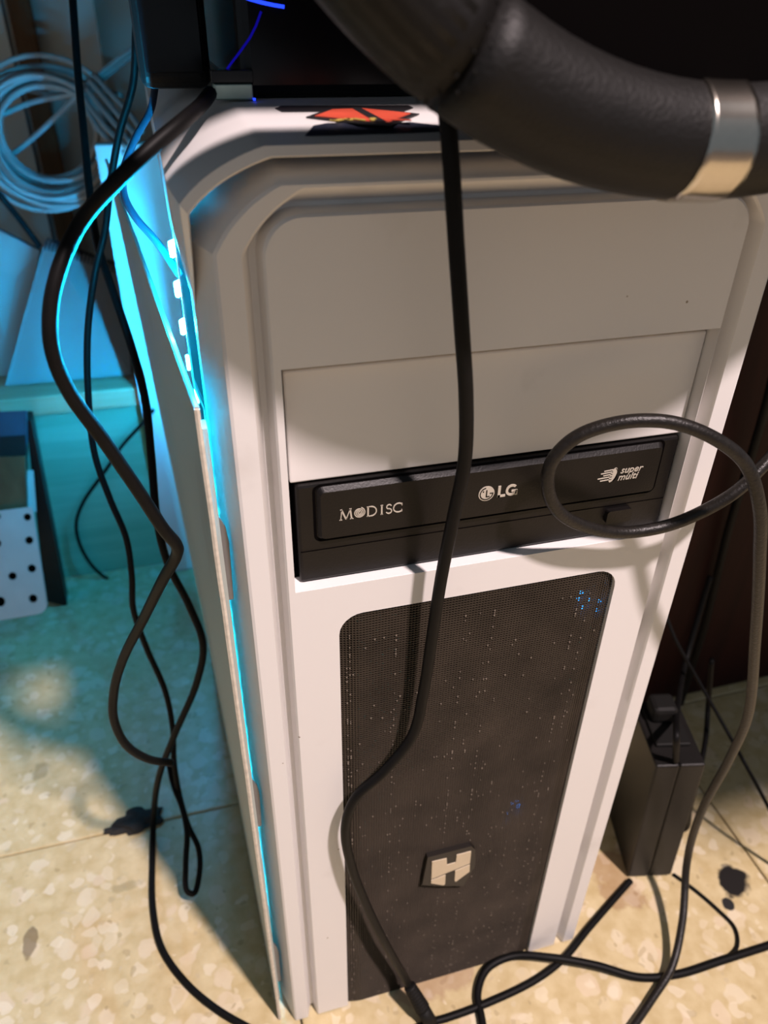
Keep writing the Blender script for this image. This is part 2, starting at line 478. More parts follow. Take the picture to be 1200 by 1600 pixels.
PTS = {
    'front': [(-0.0333, -0.0120, 0.4929), (-0.0324, -0.0160, 0.4823), (-0.0288, -0.0190, 0.4505), (-0.0261, -0.0200, 0.4293), (-0.0229, -0.0190, 0.4087), (-0.0203, -0.0160, 0.3846), (-0.0214, -0.0130, 0.3605), (-0.0233, -0.0110, 0.3342), (-0.0245, -0.0090, 0.3046), (-0.0263, -0.0080, 0.2723), (-0.0304, -0.0085, 0.2467), (-0.0425, -0.0085, 0.2274), (-0.0550, -0.0085, 0.2139), (-0.0601, -0.0085, 0.1947), (-0.0580, -0.0085, 0.1633), (-0.0493, -0.0085, 0.1195), (-0.0406, -0.0095, 0.0851), (-0.0261, -0.0094, 0.0326), (-0.0237, -0.0124, 0.0268)],
    'loop': [(0.0983, -0.0580, 0.0035), (0.1194, -0.0467, 0.0040), (0.1405, -0.0345, 0.0080), (0.1566, -0.0165, 0.0200), (0.1689, 0.0063, 0.0430), (0.1606, 0.0040, 0.1039), (0.1556, -0.0040, 0.1656), (0.1462, -0.0120, 0.2107), (0.1202, -0.0220, 0.2784), (0.0973, -0.0300, 0.3340), (0.0866, -0.0320, 0.3603), (0.0769, -0.0300, 0.3775), (0.0648, -0.0270, 0.3869), (0.0495, -0.0220, 0.3927), (0.0336, -0.0170, 0.3922), (0.0204, -0.0130, 0.3863), (0.0139, -0.0110, 0.3765), (0.0140, -0.0110, 0.3661), (0.0196, -0.0110, 0.3555), (0.0317, -0.0105, 0.3464), (0.0487, -0.0100, 0.3401), (0.0665, -0.0120, 0.3413), (0.0784, -0.0160, 0.3490), (0.0884, -0.0180, 0.3573), (0.0994, -0.0160, 0.3664), (0.1134, -0.0100, 0.3761), (0.1279, 0.0000, 0.3830)],
    'floor1': [(0.0126, -0.0446, 0.0026), (0.0159, -0.0281, 0.0026), (0.0184, -0.0154, 0.0028), (0.0287, -0.0041, 0.0040), (0.0470, -0.0015, 0.0055), (0.0696, -0.0093, 0.0072), (0.0952, -0.0204, 0.0060), (0.1200, -0.0330, 0.0028), (0.1444, -0.0376, 0.0026), (0.1770, -0.0377, 0.0026), (0.2304, -0.0377, 0.0026)],
    'floor2': [(0.1476, 0.0249, 0.0024), (0.1339, 0.0182, 0.0024), (0.1039, 0.0031, 0.0024), (0.0788, -0.0102, 0.0024), (0.0556, -0.0173, 0.0024), (0.0218, -0.0217, 0.0026), (-0.0033, -0.0228, 0.0024), (-0.0145, -0.0227, 0.0026), (-0.0276, -0.0240, 0.0024)],
    'brick_in': [(0.1541, 0.0284, 0.1245), (0.1472, 0.0275, 0.1500), (0.1767, 0.0620, 0.1257), (0.2191, 0.1100, 0.1085), (0.2367, 0.1300, 0.1366), (0.2458, 0.1400, 0.1629)],
    'brick_out': [(0.2308, 0.1000, 0.1216), (0.2330, 0.0900, 0.0789), (0.2190, 0.0700, 0.0715), (0.2011, 0.0500, 0.0640), (0.1988, 0.0450, 0.0380), (0.2079, 0.0502, 0.0020), (0.1972, 0.0504, 0.0020)],
    'thin_grey': [(0.1982, 0.1200, 0.1538), (0.2041, 0.1100, 0.1373), (0.2184, 0.0900, 0.1094), (0.2269, 0.0600, 0.0876), (0.2266, 0.0400, 0.0817), (0.2362, 0.0200, 0.0601), (0.2535, -0.0000, 0.0245)],
    'bg_right': [(0.2483, 0.1450, 0.3282), (0.2561, 0.1500, 0.2903), (0.2624, 0.1550, 0.2383), (0.2660, 0.1580, 0.1925), (0.2696, 0.1580, 0.1442), (0.2737, 0.1580, 0.0907), (0.2718, 0.1550, 0.0360), (0.2670, 0.1500, 0.0115)],
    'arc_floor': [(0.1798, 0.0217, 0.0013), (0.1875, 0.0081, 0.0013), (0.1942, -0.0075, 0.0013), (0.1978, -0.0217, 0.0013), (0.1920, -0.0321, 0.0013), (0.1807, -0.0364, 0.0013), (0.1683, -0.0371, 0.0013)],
    'left_thick': [(-0.0830, 0.0640, 0.4815), (-0.0871, 0.0500, 0.4798), (-0.0939, 0.0300, 0.4779), (-0.1035, 0.0220, 0.4725), (-0.1139, 0.0175, 0.4651), (-0.1242, 0.0177, 0.4557), (-0.1317, 0.0102, 0.4453), (-0.1360, 0.0064, 0.4346), (-0.1374, 0.0046, 0.4244), (-0.1357, 0.0054, 0.4118), (-0.1296, 0.0069, 0.3950), (-0.1226, 0.0091, 0.3742), (-0.1170, 0.0113, 0.3563), (-0.1137, 0.0138, 0.3469), (-0.1143, 0.0171, 0.3407), (-0.1212, 0.0268, 0.3230), (-0.1329, 0.0451, 0.2905), (-0.1475, 0.0616, 0.2542), (-0.1563, 0.0700, 0.2268), (-0.1604, 0.0737, 0.2034), (-0.1580, 0.0758, 0.1806), (-0.1497, 0.0795, 0.1624), (-0.1392, 0.0854, 0.1484)],
    'left_long': [(-0.1326, 0.3385, 0.5125), (-0.1340, 0.3285, 0.4976), (-0.1365, 0.3084, 0.4677), (-0.1373, 0.2861, 0.4446), (-0.1384, 0.2603, 0.4163), (-0.1378, 0.2385, 0.3943), (-0.1326, 0.2158, 0.3731), (-0.1275, 0.1984, 0.3504), (-0.1243, 0.1816, 0.3277), (-0.1257, 0.1666, 0.2968), (-0.1276, 0.1533, 0.2680), (-0.1257, 0.1468, 0.2415), (-0.1180, 0.1429, 0.2124), (-0.1134, 0.1363, 0.1869), (-0.1204, 0.1360, 0.1567), (-0.1405, 0.1395, 0.1086), (-0.1563, 0.1448, 0.0648), (-0.1675, 0.1535, 0.0100), (-0.1702, 0.1282, 0.0024), (-0.1708, 0.0905, 0.0024), (-0.1664, 0.0637, 0.0024), (-0.1528, 0.0382, 0.0024), (-0.1353, 0.0175, 0.0024), (-0.1147, -0.0002, 0.0024), (-0.1012, -0.0101, 0.0024)],
    'left_blue': [(-0.0986, 0.2406, 0.5121), (-0.1022, 0.2276, 0.4921), (-0.1068, 0.2268, 0.4711), (-0.1171, 0.2268, 0.4489), (-0.1254, 0.2254, 0.4256), (-0.1315, 0.2192, 0.4053), (-0.1402, 0.2135, 0.3845), (-0.1490, 0.2084, 0.3558), (-0.1546, 0.1996, 0.3229), (-0.1568, 0.1909, 0.2917), (-0.1531, 0.1840, 0.2654), (-0.1483, 0.1782, 0.2413), (-0.1491, 0.1735, 0.2163), (-0.1520, 0.1710, 0.1936), (-0.1491, 0.1679, 0.1635), (-0.1424, 0.1605, 0.1288), (-0.1418, 0.1527, 0.1000), (-0.1443, 0.1444, 0.0782), (-0.1444, 0.1352, 0.0560), (-0.1415, 0.1217, 0.0380), (-0.1366, 0.1085, 0.0301), (-0.1375, 0.0971, 0.0224), (-0.1429, 0.0868, 0.0145), (-0.1470, 0.0878, 0.0177), (-0.1455, 0.0988, 0.0305), (-0.1422, 0.1132, 0.0435), (-0.1435, 0.1267, 0.0532), (-0.1471, 0.1385, 0.0596), (-0.1488, 0.1511, 0.0680)],
    'left_in': [(-0.0978, 0.1412, 0.4781), (-0.1009, 0.1362, 0.4697), (-0.1082, 0.1260, 0.4610), (-0.1140, 0.1149, 0.4517), (-0.1151, 0.1040, 0.4447), (-0.1120, 0.0929, 0.4391), (-0.1058, 0.0807, 0.4332), (-0.0997, 0.0671, 0.4252)],
    'left_back': [(-0.1325, 0.4550, 0.1898), (-0.1447, 0.4550, 0.1769), (-0.1652, 0.4570, 0.1563), (-0.1855, 0.4600, 0.1297), (-0.2123, 0.4620, 0.0963), (-0.2240, 0.4640, 0.0704), (-0.2245, 0.4640, 0.0406), (-0.2138, 0.4640, 0.0080), (-0.1915, 0.4600, -0.0114), (-0.1621, 0.4550, -0.0100), (-0.1378, 0.4500, 0.0011)],
    'left_diag': [(-0.2380, 0.5200, 0.3841), (-0.2279, 0.5200, 0.3665), (-0.2191, 0.5300, 0.3450), (-0.2093, 0.5400, 0.3188)],
    'tail1': [(-0.2350, 0.5644, 0.3804), (-0.2055, 0.5680, 0.3978), (-0.1780, 0.5673, 0.4172), (-0.1505, 0.5680, 0.4385), (-0.1267, 0.5665, 0.4551), (-0.1007, 0.5641, 0.4714)],
    'tail2': [(-0.2257, 0.6009, 0.4363), (-0.1991, 0.5934, 0.4367), (-0.1727, 0.5770, 0.4331), (-0.1448, 0.5681, 0.4409), (-0.1014, 0.5672, 0.4667)],
    'tail3': [(-0.1435, 0.5589, 0.4464), (-0.1319, 0.5229, 0.4355), (-0.1210, 0.4876, 0.4255), (-0.1107, 0.4531, 0.4164)],
    'tail4': [(-0.1470, 0.5559, 0.4405), (-0.1355, 0.5194, 0.4290), (-0.1244, 0.4842, 0.4193), (-0.1161, 0.4518, 0.4123)],
    'tail5': [(-0.1505, 0.5531, 0.4352), (-0.1403, 0.5171, 0.4238), (-0.1287, 0.4819, 0.4142), (-0.1189, 0.4506, 0.4094)],
    'tail6': [(-0.1388, 0.5598, 0.4495), (-0.1264, 0.5235, 0.4386), (-0.1154, 0.4890, 0.4298), (-0.1068, 0.4548, 0.4204)],
    'tail7': [(-0.1516, 0.5562, 0.4301), (-0.1426, 0.5196, 0.4175), (-0.1325, 0.4858, 0.4092), (-0.1219, 0.4549, 0.4053)],
    'tail8': [(-0.2225, 0.5814, 0.4187), (-0.1946, 0.5799, 0.4283), (-0.1669, 0.5695, 0.4338), (-0.1397, 0.5591, 0.4392), (-0.1193, 0.5326, 0.4368)],
}

# ------------------------------------------------------------------ the setting
floor = box('floor', -2.2, 2.2, -2.2, 2.2, -0.06, -0.004, M['grout'])
floor['kind'] = 'structure'
TS = 0.33
tile_me = None
for i in range(-3, 4):
    for j in range(-3, 4):
        if tile_me is None:
            t = box('tile', -TS / 2 + 0.0006, TS / 2 - 0.0006, -TS / 2 + 0.0006, TS / 2 - 0.0006, -0.01, 0.0, M['terrazzo'], floor, 0.0008, 1)
            tile_me = t.data
        else:
            t = bpy.data.objects.new('tile', tile_me)
            COL.objects.link(t)
            t.parent = floor
        t.location = (0.242 + TS * (i + 0.5), 0.158 + TS * (j + 0.5), 0)

wall = box('wall_back', -2.2, 2.2, 0.95, 1.0, 0, 2.4, M['wall'])
wall['kind'] = 'structure'

# ------------------------------------------------------------------ desk beside the tower, with unseen slabs added overhead for shade
desk = thing('desk', 'dark red wooden desk pedestal standing behind the black power brick at right', 'desk', (0.42, 0.40, 0))
box('side_panel', 0.145, 0.165, 0.185, 0.80, 0.002, 0.745, M['maroon'], desk, 0.001)
box('front_panel', 0.145, 0.70, 0.165, 0.185, 0.002, 0.745, M['maroon'], desk, 0.001)
box('overhead_shade', -0.75, 0.80, -0.113, 0.93, 0.745, 0.77, M['dark_wood'], desk, 0.002)  # unseen slab added overhead to keep light off the back
box('floor_shade_slab', 0.285, 0.80, -0.30, -0.114, 0.745, 0.77, M['dark_wood'], desk, 0.002)  # out of view, added to shade the floor right of the brick
box('leg', -0.75, -0.70, 0.70, 0.75, 0.0, 0.745, M['dark_wood'], desk, 0.002)

# ------------------------------------------------------------------ low cupboard on the left
cup = thing('cupboard', 'low wooden cupboard tinted by cyan light, behind the pedals, under the leaning notebook', 'cupboard', (-0.30, 0.65, 0))
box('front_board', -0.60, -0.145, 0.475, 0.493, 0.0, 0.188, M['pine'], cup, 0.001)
box('shelf_board', -0.60, -0.142, 0.470, 0.90, 0.1885, 0.2065, M['shelf_wood'], cup, 0.0015)
box('back_board', -0.60, -0.142, 0.895, 0.905, 0.207, 0.62, M['back_board'], cup, 0.001)
box('upright', -0.2405, -0.2385, 0.888, 0.895, 0.207, 0.62, M['dark_card'], cup)
post = box('wooden_post', -0.232, -0.208, 0.864, 0.885, 0.2068, 0.70, M['brown_post'], None, 0.002)
tag(post, 'narrow brown wooden post standing upright behind the coil of pale cable', 'post')

leg = thing('pale_board', 'tall pale board standing upright just behind the tower side panel', 'board', (-0.12, 0.465, 0))
box('board', -0.1430, -0.078, 0.458, 0.4685, 0.0, 0.412, M['pale_board'], leg, 0.001)
box('edge_band', -0.1430, -0.078, 0.4565, 0.4578, 0.001, 0.411, M['white'], leg)

# ------------------------------------------------------------------ computer tower
pc = thing('computer_tower', 'tall white computer tower with black mesh front and glowing cyan side', 'computer', (0, 0.19, 0))
Z0 = 0.0012
# front bezel: side slope, rim, channel, raised inner panel with the drive bay and the grille opening
bm = bmesh.new()
PANEL = dict(hx=0.0778, zt=0.4583, cx=0.0105, cz=0.0105)
loft(bm, [
    (arch(0.0972, 0.4705, 0.024, 0.021, Z0), 0.045),
    (arch(0.0972, 0.4703, 0.024, 0.021, Z0), 0.020),
    (arch(0.0925, 0.4685, 0.021, 0.019, Z0), 0.004),
    (arch(0.0914, 0.4668, 0.019, 0.0175, Z0), 0.0006),
    (arch(0.0904, 0.4660, 0.0185, 0.017, Z0), 0.0),
    (arch(0.0838, 0.4652, 0.0175, 0.0165, Z0), 0.0),
    (arch(0.0831, 0.4645, 0.0172, 0.016, Z0), 0.0008),
    (arch(0.0812, 0.4606, 0.012, 0.012, Z0), 0.0066),
    (arch(0.0792, 0.4594, 0.0115, 0.0115, Z0, 13, 0.95), 0.0066),
    (arch(0.0780, 0.4585, 0.0107, 0.0107, Z0, 13, 0.95), 0.0008),
    (arch(PANEL['hx'] - 0.0005, PANEL['zt'] - 0.0005, PANEL['cx'], PANEL['cz'], Z0, 13, 0.95), 0.0),
])
outline = arch(PANEL['hx'] - 0.0005, PANEL['zt'] - 0.0005, PANEL['cx'], PANEL['cz'], Z0, 13, 0.95)
GX, GZ, GR = 0.0592, 0.3133, 0.0095
mesh_top = [(-GX, Z0)] + [(-GX + GR - GR * math.cos(a), GZ - GR + GR * math.sin(a)) for a in [math.radians(15 * k) for k in range(7)]]
mesh_outline = mesh_top + [(-x, z) for x, z in reversed(mesh_top)]
bay = [(-0.0750, 0.3282), (-0.0750, 0.4146), (0.0772, 0.4146), (0.0772, 0.3282)]
loops = fill_loops(bm, [outline + list(reversed(mesh_outline)), bay], 0.0)
def wall_of(lp, y, closed=True):
    n = len(lp)
    back = [bm.verts.new((v.co.x, y, v.co.z)) for v in lp]
    for i in range(n if closed else n - 1):
        bm.faces.new((lp[i], lp[(i + 1) % n], back[(i + 1) % n], back[i]))
wall_of(loops[1], 0.0095)
wall_of(loops[0][len(outline):], 0.008, False)
bmesh.ops.remove_doubles(bm, verts=bm.verts, dist=0.00002)
bezel = obj('front_bezel', bm, M['white'], pc)
def soften(o, deg=28):
    for p in o.data.polygons:
        p.use_smooth = True
    o.data.set_sharp_from_angle(angle=math.radians(deg))
soften(bezel)
# bay surround bevel: sloping ledge under the drive
bm = bmesh.new()
add_prism(bm, [(-0.0749, 0.3283), (0.0771, 0.3283), (0.0771, 0.3276), (-0.0749, 0.3276)], 0.0005, 0.02)
obj('bay_ledge', bm, M['white'], pc)
box('bay_cover', -0.0738, 0.0768, 0.0055, 0.0085, 0.3712, 0.4116, M['white'], pc, 0.0006)

bm = bmesh.new()
add_box(bm, -0.0752, 0.0774, 0.0088, 0.0092, 0.3280, 0.4148)
obj('bay_shade_sheet', bm, M['void'], pc)  # black sheet; the shade in the gap is put into its colour

# optical drive
dr = obj('optical_drive', add_box(bmesh.new(), -0.0722, 0.0764, 0.0045, 0.030, 0.3287, 0.3704, 0.0012, 2), M['drive_black'], pc)
bm = bmesh.new()
o1 = rrect(-0.0652, 0.0690, 0.3474, 0.3692, 0.0022)
o2 = rrect(-0.0640, 0.0682, 0.3483, 0.3676, 0.0016)
loft(bm, [(o1 + [o1[0]], 0.0047), (o1 + [o1[0]], 0.0040), (o2 + [o2[0]], 0.0026)])
bmesh.ops.remove_doubles(bm, verts=bm.verts, dist=0.00001)
bm.faces.new([bm.verts.new((x, 0.0026, z)) for x, z in o2])
bmesh.ops.remove_doubles(bm, verts=bm.verts, dist=0.00001)
obj('drive_door', bm, M['drive_black'], dr)
bm = bmesh.new()
o1 = rrect(-0.0665, 0.0702, 0.3462, 0.3700, 0.0028)
es = fill_loops(bm, [o1, rrect(-0.0655, 0.0693, 0.3471, 0.3694, 0.0023)], 0.00435)
obj('door_groove', bm, M['void'], dr)
bm = bmesh.new()
add_prism(bm, rrect(0.0500, 0.0610, 0.3352, 0.3412, 0.0012), 0.0022, 0.005)
obj('eject_button', bm, M['drive_black'], dr)
bm = bmesh.new()
add_prism(bm, [(-0.0715, 0.3427), (0.0755, 0.3427), (0.0755, 0.3425), (-0.0715, 0.3425)], 0.0043, 0.005)
obj('seam', bm, M['void'], dr)

# --- lettering on the drive door
LY = 0.00235
def strokes(bm, segs, ox, oz, s, sx=1.0, y=LY, shear=0.0):
    """thick line segments (x0,z0,x1,z1,w) in letter units"""
    for x0, z0, x1, z1, w in segs:
        a, b = Vector((x0, z0)), Vector((x1, z1))
        d = (b - a).normalized()
        p = Vector((-d.y, d.x)) * w / 2
        q = [a + p, b + p, b - p, a - p]
        add_prism(bm, [(ox + (v.x * sx + v.y * shear) * s, oz + v.y * s) for v in q], y, y + 0.0003)

def ring_strokes(bm, cx, cz, r, w, a0=0, a1=360, n=28, y=LY, sx=1.0, r1=None):
    r1 = r if r1 is None else r1
    for i in range(n):
        t0, t1 = i / n, (i + 1) / n
        A, B = math.radians(a0 + (a1 - a0) * t0), math.radians(a0 + (a1 - a0) * t1)
        ra, rb = r + (r1 - r) * t0, r + (r1 - r) * t1
        q = [(cx + sx * (ra - w / 2) * math.cos(A), cz + (ra - w / 2) * math.sin(A)), (cx + sx * (ra + w / 2) * math.cos(A), cz + (ra + w / 2) * math.sin(A)),
             (cx + sx * (rb + w / 2) * math.cos(B), cz + (rb + w / 2) * math.sin(B)), (cx + sx * (rb - w / 2) * math.cos(B), cz + (rb - w / 2) * math.sin(B))]
        add_prism(bm, q, y, y + 0.0003)

H = 0.0044
bz = 0.3554
bm = bmesh.new()
TN, TK = 0.07, 0.13
strokes(bm, [(0.06, 0, 0.16, 1, TN), (0.14, 1, 0.50, 0.05, TK), (0.50, 0.03, 0.86, 1, TN), (0.84, 1, 0.96, 0, TK),
             (-0.04, 0.02, 0.18, 0.02, 0.05), (0.82, 0.02, 1.10, 0.02, 0.05), (0.04, 0.98, 0.2, 0.98, 0.05), (0.80, 0.98, 0.96, 0.98, 0.05)], -0.0575, bz, H)
strokes(bm, [(0.1, 0, 0.1, 0.94, TK), (0, 0.02, 0.35, 0.02, 0.06), (0, 0.92, 0.35, 0.92, 0.06)], -0.0478, bz, H)
ring_strokes(bm, -0.0478 + 0.34 * H, bz + 0.47 * H, 0.45 * H, 0.09 * H, -90, 90, 16)
strokes(bm, [(0.1, 0, 0.1, 0.90, TK), (0, 0.02, 0.2, 0.02, 0.06), (0, 0.88, 0.2, 0.88, 0.06)], -0.0428, bz, H)
ring_strokes(bm, -0.0397, bz + 0.66 * H, 0.20 * H, 0.09 * H, 20, 275, 12)
ring_strokes(bm, -0.0397, bz + 0.24 * H, 0.22 * H, 0.09 * H, 95, -160, 12)
ring_strokes(bm, -0.0362, bz + 0.45 * H, 0.42 * H, 0.10 * H, 48, 312, 18)
strokes(bm, [(0.29, 0.62, 0.30, 0.86, 0.05), (0.29, 0.26, 0.30, 0.04, 0.05)], -0.0362, bz, H)
obj('disc_lettering', bm, M['silver_print'], dr)
bm = bmesh.new()
ring_strokes(bm, -0.0505, bz + 0.5 * H, 0.05 * H, 0.080 * H, 0, 360 * 3.2, 60, r1=0.48 * H)
obj('spiral_emblem', bm, M['silver_print'], dr)

# round face emblem and the two bold letters
bm = bmesh.new()
cxe, cze, re = -0.0028, 0.3580, 0.0031
o1 = [(cxe + re * math.cos(math.radians(10 * k)), cze + re * math.sin(math.radians(10 * k))) for k in range(36)]
add_prism(bm, o1, LY, LY + 0.0003)
obj('round_emblem', bm, M['silver_print'], dr)
bm = bmesh.new()
ring_strokes(bm, cxe, cze, re * 0.80, re * 0.13, 100, 355, 26, y=LY - 0.0001)
strokes(bm, [(0.0, 0.5, 0.0, -0.45, 0.15), (-0.02, -0.42, 0.42, -0.42, 0.14), (0.42, 0.0, 0.86, 0.0, 0.13)], cxe, cze, re, y=LY - 0.0001)
add_prism(bm, [(cxe - re * 0.42 + 0.0003 * math.cos(a), cze + re * 0.32 + 0.0003 * math.sin(a)) for a in [k * math.pi / 4 for k in range(8)]], LY - 0.0001, LY + 0.0002)
obj('emblem_face_lines', bm, M['drive_black'], dr)
bm = bmesh.new()
strokes(bm, [(0.10, 0, 0.10, 1, 0.22), (0.0, 0.10, 0.62, 0.10, 0.20)], 0.0017, 0.3556, 0.0049)
ring_strokes(bm, 0.0017 + 1.12 * 0.0049, 0.3556 + 0.5 * 0.0049, 0.40 * 0.0049, 0.20 * 0.0049, 45, 330, 20)
strokes(bm, [(1.10, 0.42, 1.58, 0.42, 0.18), (1.50, 0.44, 1.50, 0.02, 0.20)], 0.0017, 0.3556, 0.0049)
obj('bold_lettering', bm, M['silver_print'], dr)

# slanted two-line wording with a speeding disc
def font_mesh(text, size, shear=0.0, bold=0.0):
    cu = bpy.data.curves.new('lettering_curve', 'FONT')
    cu.body = text
    cu.size = size
    cu.shear = shear
    cu.offset = bold
    cu.extrude = 0.0001
    cu.resolution_u = 3
    o = bpy.data.objects.new('lettering_curve', cu)
    COL.objects.link(o)
    dg = bpy.context.evaluated_depsgraph_get()
    me = bpy.data.meshes.new_from_object(o.evaluated_get(dg))
    bpy.data.objects.remove(o, do_unlink=True)
    return me
for txt, lx, lz in (('super', 0.05150, 0.3586), ('multi', 0.05090, 0.3555)):
    me = font_mesh(txt, 0.0041, 0.3, 0.00003)
    me.transform(Matrix.Translation((lx, LY, lz)) @ Matrix.Rotation(math.pi / 2, 4, 'X'))
    obj('wording', me, M['silver_print'], dr)
bm = bmesh.new()
for k, (za, xa) in enumerate(((0.3604, 0.0446), (0.3594, 0.0434), (0.3584, 0.0446), (0.3573, 0.0424), (0.3562, 0.0436))):
    strokes(bm, [(xa, za, 0.0484, za + 0.0003, 0.00035)], 0, 0, 1.0)
ring = [(0.0487 + 0.0013 * math.cos(math.radians(12 * k)) + 0.25 * 0.0031 * math.sin(math.radians(12 * k)), 0.3583 + 0.0031 * math.sin(math.radians(12 * k))) for k in range(30)]
add_prism(bm, ring, LY, LY + 0.0003)
obj('speed_disc_emblem', bm, M['silver_print'], dr)
bm = bmesh.new()
ring_strokes(bm, 0.0492, 0.3583, 0.0029, 0.0003, -80, 80, 12, y=LY - 0.0001, sx=0.42)
obj('disc_line', bm, M['drive_black'], dr)

# mesh grille: real wires, slightly bowed
def bow(x):
    u = abs(x) / GX
    return 0.0006 + 0.0016 * max(0, (u - 0.84) / 0.16) ** 2
bm = bmesh.new()
PIT = 0.00126
nx = int(2 * GX / PIT)
zs_of = lambda x: GZ - GR + math.sqrt(max(0, GR ** 2 - max(0, abs(x) - (GX - GR)) ** 2))
for i in range(nx + 1):
    x = -GX + i * PIT + 0.0004
    if abs(x) > GX: continue
    y = bow(x)
    w = 0.00019
    zt = zs_of(x)
    a = [bm.verts.new((x - w, y, Z0)), bm.verts.new((x + w, y, Z0)), bm.verts.new((x + w, y, zt)), bm.verts.new((x - w, y, zt))]
    b = [bm.verts.new((v.co.x, y + 0.0006, v.co.z)) for v in a]
    bm.faces.new(a)
    bm.faces.new((a[0], b[0], b[3], a[3])); bm.faces.new((a[1], a[2], b[2], b[1]))
xs = [-GX + 2 * GX * k / 14 for k in range(15)]
nz = int((GZ - Z0) / PIT)
for j in range(nz):
    z = Z0 + (j + 0.5) * PIT
    lim = GX if z < GZ - GR else GX - GR + math.sqrt(max(0, GR ** 2 - (z - GZ + GR) ** 2))
    w = 0.00020
    row = []
    for x in xs:
        xx = max(-lim, min(lim, x))
        y = bow(xx) - 0.0002
        row.append((bm.verts.new((xx, y, z + w)), bm.verts.new((xx, y + 0.0001, z - w)), bm.verts.new((xx, y + 0.0006, z + w))))
    for p, q in zip(row, row[1:]):
        if (p[0].co - q[0].co).length < 1e-6: continue
        bm.faces.new((p[0], q[0], q[1], p[1]))
        bm.faces.new((p[2], q[2], q[0], p[0]))
gr = obj('mesh_grille', bm, M['mesh'], pc)
gr['kind'] = 'stuff'
bm = bmesh.new()
rd = random.Random(11)
for k in range(620):
    i = rd.randrange(3, nx - 2)
    j = rd.randrange(2, nz - 8)
    if rd.random() < 0.5:
        i = rd.choice((2, 3, nx - 8, nx - 12, int(nx * 0.2), int(nx * 0.45), int(nx * 0.55)))
    x, z = -GX + i * PIT + 0.0004, Z0 + (j + 0.5) * PIT
    q = rd.uniform(0.00018, 0.00034)
    add_box(bm, x - q, x + q, bow(x) - 0.0004, bow(x) - 0.0001, z - q, z + q)
du = obj('dust', bm, M['dust'], pc)
du['kind'] = 'stuff'
box('grille_backing', -GX - 0.004, GX + 0.004, 0.024, 0.027, 0.004, 0.322, M['void'], pc)
# fan behind the grille: hexagon guard and blades, seen faintly through the wires
fan = thing_fan = obj('case_fan', add_box(bmesh.new(), -0.0585, 0.0585, 0.0205, 0.0235, 0.045, 0.165, 0.002, 1), M['void'], pc)
bm = bmesh.new()
for r_ in range(5):
    for c_ in range(6):
        cx = -0.002 + c_ * 0.0105 + (0.00525 if r_ % 2 else 0)
        cz = 0.118 + r_ * 0.0091
        if cx > 0.054: continue
        for k in range(6):
            a0, a1 = math.radians(60 * k + 30), math.radians(60 * k + 90)
            p0 = Vector((cx + 0.006 * math.cos(a0), 0.0085, cz + 0.006 * math.sin(a0)))
            p1 = Vector((cx + 0.006 * math.cos(a1), 0.0085, cz + 0.006 * math.sin(a1)))
            d = (p1 - p0).normalized() * 0
            add_tube(bm, [p0, p1], 0.0005, 4)
obj('hexagon_guard', bm, M['mesh'], fan)
for lx, lz in [(0.0459, 0.3007), (0.0502, 0.2956), (0.0449, 0.2977), (0.0477, 0.2925), (0.0329, 0.1635), (0.0343, 0.1603), (0.0284, 0.1548), (0.0342, 0.1582), (0.0304, 0.1628), (0.0553, 0.2945), (0.0551, 0.2887)]:
    bm = bmesh.new()
    add_box(bm, lx - 0.0006, lx + 0.0006, 0.0022, 0.0032, lz - 0.0006, lz + 0.0006)
    obj('fan_light', bm, M['fan_led'], fan)
# badge
bd = obj('badge', add_prism(bmesh.new(), [(-0.0161, 0.1412), (0.0077, 0.1414), (0.0106, 0.1368), (0.0115, 0.1213), (0.0064, 0.1049), (-0.0074, 0.1108), (-0.0180, 0.1166)], -0.0022, 0.0022), M['badge'], pc)
for poly in ([(-0.0136, 0.1369), (-0.0056, 0.1365), (-0.0051, 0.1304), (-0.0002, 0.1306), (-0.0001, 0.1372), (0.0079, 0.1373), (0.0081, 0.1263), (-0.0132, 0.1209)], [(-0.0131, 0.1194), (-0.0053, 0.1212), (-0.0050, 0.1126), (-0.0057, 0.1116), (-0.0132, 0.1170)], [(0.0001, 0.1227), (0.0082, 0.1248), (0.0085, 0.1184), (0.0013, 0.1121), (0.0004, 0.1131)]):
    obj('badge_bar', add_prism(bmesh.new(), poly, -0.0027, -0.0020), M['print'], bd)
# rusty marks and chips
for (x, y, z, sx, sz) in ((0.0841, 0.0012, 0.3705, 0.0011, 0.0012),):
    bm = bmesh.new()
    bmesh.ops.create_uvsphere(bm, u_segments=10, v_segments=6, radius=1.0)
    for v in bm.verts:
        v.co = Vector((x + v.co.x * sx, y + 0.004 + v.co.y * 0.0008, z + v.co.z * sz))
    obj('rust_spot', bm, M['rust'], pc, True)

# top cap: arch-shaped lip that runs back as the top and the upper sides
bm = bmesh.new()
CAPZ = 0.428
loft(bm, [
    (arch(0.0962, 0.4722, 0.0225, 0.0130, CAPZ), 0.030),
    (arch(0.0962, 0.4726, 0.0225, 0.0130, CAPZ), 0.0012),
    (arch(0.0967, 0.4731, 0.0225, 0.0130, CAPZ), 0.0),
    (arch(0.0984, 0.4755, 0.0228, 0.0133, CAPZ), 0.0008),
    (arch(0.0990, 0.4760, 0.0230, 0.0134, CAPZ), 0.0045),
    (arch(0.1003, 0.4778, 0.0240, 0.0138, CAPZ), 0.0125),
    (arch(0.1006, 0.4784, 0.0242, 0.0140, CAPZ + 0.012), 0.0165),
    (arch(0.1006, 0.4786, 0.0242, 0.0140, CAPZ + 0.018), 0.050),
    (arch(0.1006, 0.4786, 0.0242, 0.0140, CAPZ + 0.018), 0.385),
])
